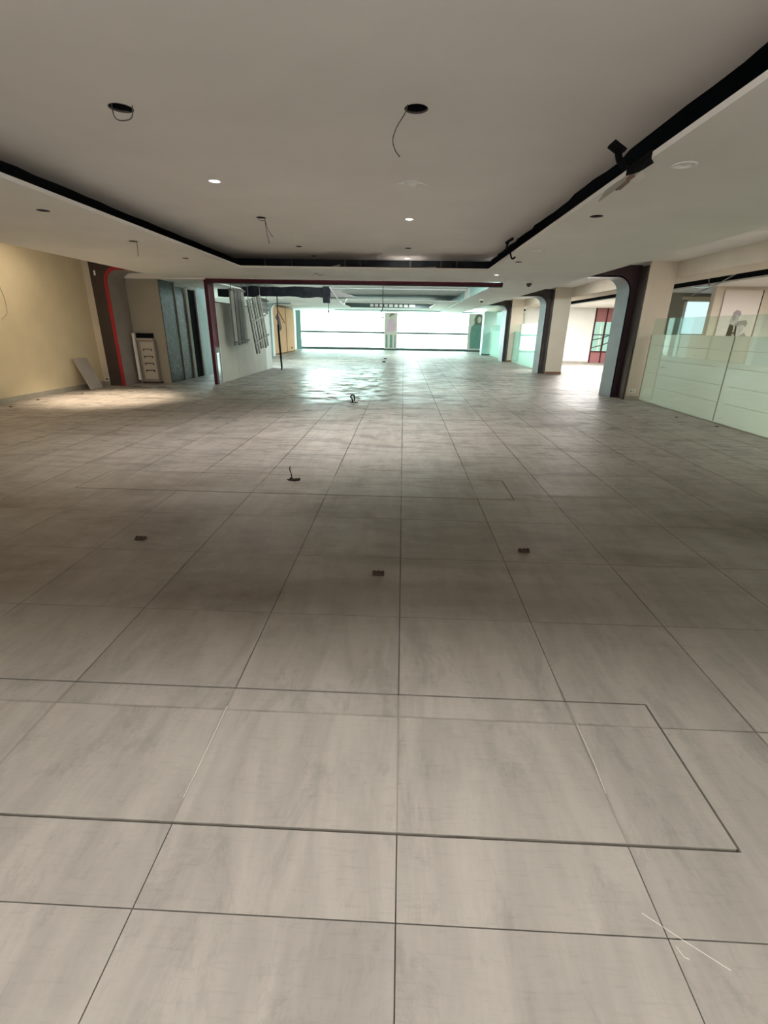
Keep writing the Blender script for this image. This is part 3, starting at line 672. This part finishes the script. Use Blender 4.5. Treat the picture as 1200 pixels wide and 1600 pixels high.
for a, b in ((-8.7, -5.2), (-5.17, -1.66), (-1.63, -0.5), (-.47, 2.9), (2.93, 5.3), (5.33, 6.9)):
    obj('pane', B(((a, 41.44, .09), (b, 41.455, 2.94))), 'clear', w1)
obj('mullion', B(((-1.66, 41.42, 0), (-1.62, 41.48, 3.0))), 'railmetal', w1)
obj('mullion', B(((-.49, 41.42, .1), (-.46, 41.48, 3.0))), 'skirt', w1)
obj('mullion', B(((5.28, 41.42, .1), (5.33, 41.48, 3.0))), 'skirt', w1)
obj('top_rail', B(((-5.3, 38.7, 2.93), (2.75, 38.76, 2.98))), 'railmetal', w1)
t = thing('glass_door', 'half-open green edged glass door at the far left', 'door', (-8.4, 40.5, 0))
obj('pane', B(((-8.66, 39.2, .02), (-8.0, 39.21, 2.9))), 'tint', t)
obj('edge', B(((-8.66, 39.18, .02), (-8.58, 39.23, 2.9))), 'railmetal', t)
obj('curtain', B(((-8.5, 39.5, .02), (-8.1, 39.53, 2.9))), 'bluegrey', t)
# posters at the far end
t = thing('poster', 'pale poster of a curly-haired person in pink on the far glass', 'poster', (-1.05, 41.3, 0))
obj('sheet', B(((-1.58, 41.36, .12), (-.52, 41.38, 2.9))), 'ppaper', t)
flat([(-1.4,1.45),(-1.3,2.2),(-1.12,2.42),(-.9,2.42),(-.74,2.2),(-.68,1.6),(-.85,1.42)], 41.36, 'ppink', 'shirt_print', t)
flat(ell(-.98, 2.55, .13, .16), 41.355, 'pskin', 'face_print', t)
flat([(-1.2,2.58),(-1.14,2.74),(-.98,2.82),(-.80,2.78),(-.80,2.7),(-.98,2.72),(-1.08,2.6)], 41.35, 'phair', 'hair_print', t)
for a in ((-1.46, -1.32), (-1.12, -.92), (-.74, -.66)): flat([(a[0], .2), (a[0] + .02, 1.2), (a[1], 1.2), (a[1] + .02, .2)], 41.355, 'pgreen', 'trouser_print', t)
flat([(-.82,1.5),(-.74,1.55),(-.62,2.0),(-.66,2.1),(-.72,1.9)], 41.35, 'pskin', 'arm_print', t)
t = thing('poster', 'tall poster of a person with long dark hair in green, far right', 'poster', (5.95, 41.3, 0))
obj('sheet', B(((5.3, 41.36, .12), (6.6, 41.38, 2.92))), 'ppaper', t)
flat([(5.5,.25),(5.45,1.2),(5.52,1.9),(5.75,2.15),(6.1,2.15),(6.42,2.0),(6.5,1.2),(6.5,.25)], 41.36, 'pgreen', 'dress_print', t)
flat([(5.78,2.05),(5.72,2.5),(5.85,2.82),(6.1,2.88),(6.35,2.75),(6.42,2.3),(6.36,1.95),(6.15,2.1)], 41.355, 'phair', 'hair_print', t)
flat(ell(6.13, 2.45, .15, .25), 41.35, 'pskin', 'face_print', t)
# outside
struct('ground', B(((-25, 41.7, -.2), (30, 70, -.02))), 'ground')
struct('ground', B(((9.0, 18.25, -.2), (11.2, 24, -.02))), 'ground')

# ------------------------------------------------------------------ ceiling fittings
def can(bm, x, y, z, r, h=.12):
    """open-bottomed dark can above a cut-out"""
    n = 24; a = [[bm.verts.new((x + r * math.cos(2*math.pi*k/n), y + r * math.sin(2*math.pi*k/n), zz)) for k in range(n)] for zz in (z + .002, z + h)]
    for k in range(n): bm.faces.new((a[0][k], a[0][(k+1) % n], a[1][(k+1) % n], a[1][k]))
    bm.faces.new(a[1])
def cutout(x, y, z, r, label, wires=(), group='empty downlight cut-outs', ragged=False):
    t = thing('downlight_cutout', label, 'ceiling hole', (x, y, z), group)
    bm = bmesh.new(); can(bm, x, y, z, r * .985); obj('can', bm, 'void', t)
    bm = bmesh.new(); n = 28; ring = []
    for k in range(n):
        a = 2 * math.pi * k / n; q = random.uniform(.9, .99) if ragged else .965
        ring.append([bm.verts.new((x + rr * math.cos(a), y + rr * math.sin(a), z + dz)) for rr, dz in ((r * 1.02, -.001), (r * q, -.002), (r * q, .012))])
    for k in range(n):
        A_, B_ = ring[k], ring[(k + 1) % n]
        for i in (0, 1): bm.faces.new((A_[i], A_[i+1], B_[i+1], B_[i]))
    obj('rim', bm, 'slat', t)
    for w_ in wires:
        bm = bmesh.new(); tube(bm, curve_pts(w_, 5), .0045, 5); obj('wire', bm, 'wire', t, smooth=True)
z = HC
cutout(-2.36, 4.68, z, .095, 'empty downlight hole with a looped wire, upper left of the ceiling',
       [[(-2.40, 4.62, 3.34), (-2.40, 4.62, 3.25), (-2.37, 4.6, 3.20), (-2.31, 4.6, 3.19), (-2.25, 4.62, 3.22), (-2.24, 4.64, 3.33)]], ragged=True)
cutout(0.05, 4.68, z, .095, 'empty downlight hole with a long curled wire, upper middle of the ceiling',
       [[(-.02, 4.62, 3.36), (-.03, 4.6, 3.26), (-.10, 4.58, 3.15), (-.13, 4.56, 3.06), (-.11, 4.55, 2.99), (-.07, 4.54, 2.94)]])
cutout(-2.36, 8.72, z, .08, 'small empty downlight hole with two hanging wires, left of centre',
       [[(-2.30, 8.7, 3.35), (-2.29, 8.7, 3.2), (-2.27, 8.7, 3.05), (-2.24, 8.7, 2.92)], [(-2.30, 8.7, 3.3), (-2.26, 8.7, 3.14), (-2.18, 8.7, 3.02)],
        [(-2.42, 8.7, 3.32), (-2.38, 8.7, 3.26), (-2.3, 8.7, 3.26), (-2.29, 8.7, 3.3)]])
cutout(-2.34, 11.56, z, .07, 'empty downlight hole farther back in the left row')
cutout(0.05, 11.64, z, .07, 'empty downlight hole between the two lit lamps of the middle row')
cutout(-2.27, 13.0, z, .07, 'empty downlight hole at the far edge of the left row')
cutout(2.27, 6.61, HS, .075, 'empty downlight hole in the right soffit, nearest one')
cutout(2.27, 10.71, HS, .07, 'empty downlight hole in the right soffit, beyond the broken fitting')
cutout(-4.5, 6.59, HS, .075, 'empty downlight hole in the left soffit, nearest one')
cutout(-4.55, 8.77, HS, .07, 'empty downlight hole in the left soffit with a dangling wire', [[(-4.5, 8.75, 3.0), (-4.49, 8.75, 2.88), (-4.5, 8.75, 2.72)]])
cutout(-4.55, 10.77, HS, .065, 'empty downlight hole in the left soffit, farthest one')
cutout(-2.3, 13.35, HS, .05, 'ragged hole in the far soffit beam with broken plaster', [[(-2.25, 13.3, 3.0), (-2.2, 13.3, 2.9), (-2.1, 13.3, 2.93)]], ragged=True)
def fitting(x, y, z, r, label, lit=True, broken=False):
    t = thing('downlight' if lit else 'dead_downlight', label, 'ceiling light', (x, y, z), 'recessed ceiling lights')
    bm = bmesh.new(); lathe(bm, [(r * 1.12, 0), (r * 1.12, -.006), (r * .95, -.012), (r * .86, -.004), (r * .82, .02)], (x, y, z), 28, caps=False); obj('trim_ring', bm, 'trim', t, smooth=True)
    if lit:
        bm = bmesh.new(); lathe(bm, [(r * .84, .0), (r * .78, -.006), (r * .3, -.012)], (x, y, z + .008), 24); obj('lens', bm, 'lampglow', t, smooth=True)
    else:
        bm = bmesh.new(); lathe(bm, [(r * .84, .03), (r * .5, .01), (r * .2, -.004)], (x, y, z), 24); obj('lens', bm, 'trim', t, smooth=True)
    if broken:
        for s in (-1, 1):
            bm = bmesh.new(); tube(bm, [(x + s * r * .9, y - .02, z - .008), (x + s * r * 1.5, y - .03, z - .02), (x + s * r * 1.95, y - .03, z - .03)], [.012, .010, .004], 6); obj('clip', bm, 'trim', t)
        obj('driver', B(((x + .0, y + .10, z - .02), (x + .06, y + .14, z - .001))), 'white_plastic', t)
fitting(-2.35, 6.69, HC, .075, 'lit round downlight alone in the left row')
fitting(0.04, 8.71, HC, .075, 'lit round downlight in the middle row, nearer one')
fitting(0.04, 13.2, HC, .075, 'lit round downlight at the far edge of the middle row')
fitting(2.27, 13.1, HS, .07, 'lit round downlight at the far end of right soffit')
fitting(0.04, 6.70, HC, .095, 'unlit white fitting hanging loose in the middle row', False, True)
fitting(2.26, 9.21, HS, .085, 'unlit white fitting hanging loose from right soffit', False, True)
fitting(2.27, 4.72, HS, .085, 'unlit flush fitting in the right soffit nearest the camera', False)
for x, y, lab in ((-.15, 10.42, 'flat white sprinkler cover between the middle row and the far edge'), (1.05, 10.08, 'flat white sprinkler cover nearest the right cove'), (-2.14, 10.08, 'flat white sprinkler cover in the left row')):
    t = thing('sprinkler_cover', lab, 'sprinkler', (x, y, HC), 'sprinkler covers'); bm = bmesh.new(); lathe(bm, [(.045, 0), (.045, -.006), (.03, -.01)], (x, y, HC), 20); obj('plate', bm, 'soffit', t)
for x, y, lab in ((3.40, 14.4, 'nearer white dome camera under the right soffit'), (3.42, 22.9, 'farther white dome camera under the right soffit')):
    zz = 2.925; t = thing('dome_camera', lab, 'camera', (x, y, zz), 'dome cameras')
    bm = bmesh.new(); lathe(bm, [(.105, 0.005), (.105, -.03), (.085, -.045)], (x, y, zz), 24); obj('base', bm, 'trim', t, smooth=False)
    bm = bmesh.new(); lathe(bm, [(.08, -.045), (.072, -.085), (.045, -.12), (.012, -.135)], (x, y, zz), 24); obj('dome', bm, 'dome', t, smooth=True)

# debris at the cove edges
t = thing('cove_bracket', 'black square bracket sticking out of the right cove', 'bracket', (1.75, 4.75, 3.1))
bm = B(((-.06, -.07, -.01), (.06, .07, .01))); bm.transform(Matrix.Translation((1.70, 4.72, 3.06)) @ Matrix.Rotation(math.radians(30), 4, 'Y')); obj('plate', bm, 'void', t)
bm = bmesh.new(); tube(bm, [(1.71, 4.73, 3.06), (1.76, 4.80, 3.01), (1.84, 4.85, 2.96)], .03, 6); obj('arm', bm, 'void', t)
t = thing('broken_soffit_edge', 'broken plaster edge of right soffit with exposed timber', 'damage', (1.95, 5.1, 2.97))
obj('cavity', prism([(1.915, 4.55, 2.942), (1.99, 4.66, 2.942), (1.985, 4.86, 2.942), (1.955, 4.95, 2.942), (1.915, 5.0, 2.942)], (0, 0, .06)), 'void', t)
obj('timber', prism([(1.945, 4.98, 2.93), (1.985, 4.96, 2.925), (2.03, 5.36, 2.925), (2.0, 5.42, 2.93)], (0, 0, .012)), 'brownskirt', t)
obj('plaster_flap', prism([(1.93, 5.02, 2.935), (1.96, 5.08, 2.93), (1.985, 5.44, 2.925), (1.96, 5.72, 2.90), (1.93, 5.5, 2.935)], (0, 0, .01)), 'part', t)
obj('plaster_chip', prism([(1.97, 4.82, 2.925), (2.03, 4.86, 2.90), (2.04, 5.04, 2.90), (1.99, 5.08, 2.925)], (0, 0, .01)), 'soffit', t)
t = thing('loose_fixing', 'twisted black clamp hanging over the edge of right cove', 'bracket', (1.9, 9.6, 2.97))
bm = bmesh.new(); tube(bm, curve_pts([(1.80, 9.5, 3.10), (1.80, 9.6, 3.04), (1.86, 9.68, 3.0), (1.90, 9.7, 2.95), (1.93, 9.75, 2.90), (1.965, 9.75, 2.885), (1.99, 9.72, 2.91)], 5), .016, 6); obj('hook', bm, 'void', t)
bm = bmesh.new(); tube(bm, [(1.74, 9.4, 3.08), (1.84, 9.3, 3.14)], .022, 6); obj('clamp', bm, 'void', t)
t = thing('ceiling_stud', 'galvanised studs and wires showing inside the far dark cove', 'stud', (-1, 13.6, 3.1), None)
for x in (-3.7, -3.0, -1.6, -1.2, .1, .9, 1.3): obj('upright', B(((x, 13.68, 3.0), (x + .05, 13.72, 3.44))), 'slat', t)
for a, b, z0, z1 in ((-.9, -.2, 3.03, 3.10), (-.1, .8, 3.08, 3.13), (-2.2, -1.7, 3.04, 3.16), (.5, .95, 3.02, 3.08)):
    obj('brace', prism([(a, 13.64, z0), (b, 13.64, z1), (b, 13.64, z1 + .04), (a, 13.64, z0 + .04)], (0, .02, 0)), 'steel', t)
# peeled strip on left cove edge
tag(obj('peeled_tape', prism([(-3.92, 10.0, 2.93), (-3.88, 10.6, 2.92), (-3.9, 11.3, 2.93), (-3.93, 10.7, 2.94)], (0, 0, .006)), 'trim'), 'peeling white tape on the edge of the left soffit', 'tape')

# ------------------------------------------------------------------ floor fixings
def stub(x, y, s, label, group):
    t = thing('floor_stub', label, 'floor fixing', (x, y, 0), group)
    bm = B(((x - s, y - s * .55, 0), (x + s, y + s * .55, s * .42))); obj('base', bm, 'rust', t, bevel=.003)
    if s > .03:
        for k in (-.75, 0, .7):
            bm = bmesh.new(); lathe(bm, [(s * .30, s * .40), (s * .28, s * .62 + random.uniform(-.006, .004)), (s * .2, s * .7)], (x + k * s, y, 0), 8); obj('stump', bm, 'rust', t)
stub(-2.12, 3.45, .042, 'rusty floor fixing alone on the left, between the tile strips', 'rusty floor fixings')
stub(1.02, 3.44, .042, 'rusty floor fixing on the right, on a dirty tile', 'rusty floor fixings')
stub(-.13, 2.99, .042, 'rusty floor fixing nearest the camera, near the middle joint', 'rusty floor fixings')
for x, y, lab in ((-8.19, 9.65, 'small dark floor fixing along the left wall, nearest one'), (-8.36, 10.67, 'small dark floor fixing along the left wall, middle one'), (-8.1, 11.87, 'small dark floor fixing in front of the leaning board'),
                  (5.85, 10.25, 'small dark floor fixing by the glass partition, farther one'), (6.07, 9.23, 'small dark floor fixing by the glass partition, nearer one'),
                  (-1.02, 28.9, 'small black lump on the far floor, farther one'), (-.99, 26.1, 'small black lump on the far floor, nearer one')):
    stub(x, y, .028 if y < 15 else .09, lab, 'small dark floor fixings')
def pit(x, y, r, label, wire):
    t = thing('cable_outlet', label, 'cable outlet', (x, y, 0)); bm = bmesh.new()
    n = 20; pts = [(x + r * random.uniform(.75, 1.1) * math.cos(2*math.pi*k/n), y + r * .62 * random.uniform(.75, 1.1) * math.sin(2*math.pi*k/n), .0005) for k in range(n)]
    obj('hole', prism(pts, (0, 0, .003)), 'void', t)
    for k in range(7):
        a = random.uniform(0, 6.28); q = random.uniform(.2, .85) * r; s = random.uniform(.008, .018)
        obj('crumb', B(((x + q * math.cos(a) - s, y + .6 * q * math.sin(a) - s, .003), (x + q * math.cos(a) + s, y + .6 * q * math.sin(a) + s, .003 + s))), 'rust', t)
    bm = bmesh.new(); tube(bm, curve_pts(wire, 5), .006 if y < 8 else .016, 6); obj('wire', bm, 'void', t)
pit(-1.22, 5.17, .085, 'broken cable outlet with an upright wire, in the far tile strip', [(-1.25, 5.17, 0), (-1.25, 5.17, .07), (-1.265, 5.17, .12), (-1.26, 5.17, .16)])
pit(-1.15, 11.4, .12, 'cable outlet with a looped wire at the edge of the shiny floor', [(-1.17, 11.4, 0), (-1.18, 11.4, .07), (-1.22, 11.4, .13), (-1.18, 11.4, .17), (-1.13, 11.4, .15), (-1.13, 11.4, .03)])
# pale scratches
for k, (pts, lab) in enumerate(((((.78, .92), (.87, .855), (.965, .79)), 'pale scratch at the lower right'), (((.83, 1.32), (.836, 1.45), (.835, 1.66)), 'pale scratch on the right of the near strip'), (((-.775, 1.22), (-.772, 1.45), (-.772, 1.68)), 'pale scratch on the left of the near strip'), (((.84, .84), (.85, .815), (.862, .81)), 'short pale scratch below the long one'))):
    bm = bmesh.new(); q = [Vector((*p, .0021)) for p in pts]
    for a, b in zip(q, q[1:]):
        d = (b - a).normalized(); nrm = Vector((-d.y, d.x, 0)) * .0013
        v = [bm.verts.new(p) for p in (a - nrm, b - nrm, b + nrm, a + nrm)]; bm.faces.new(v)
    tag(obj('floor_scratch', bm, 'soffit'), lab, 'scratch')
for o in ROOTS:
    if '_o' in o: del o['_o']
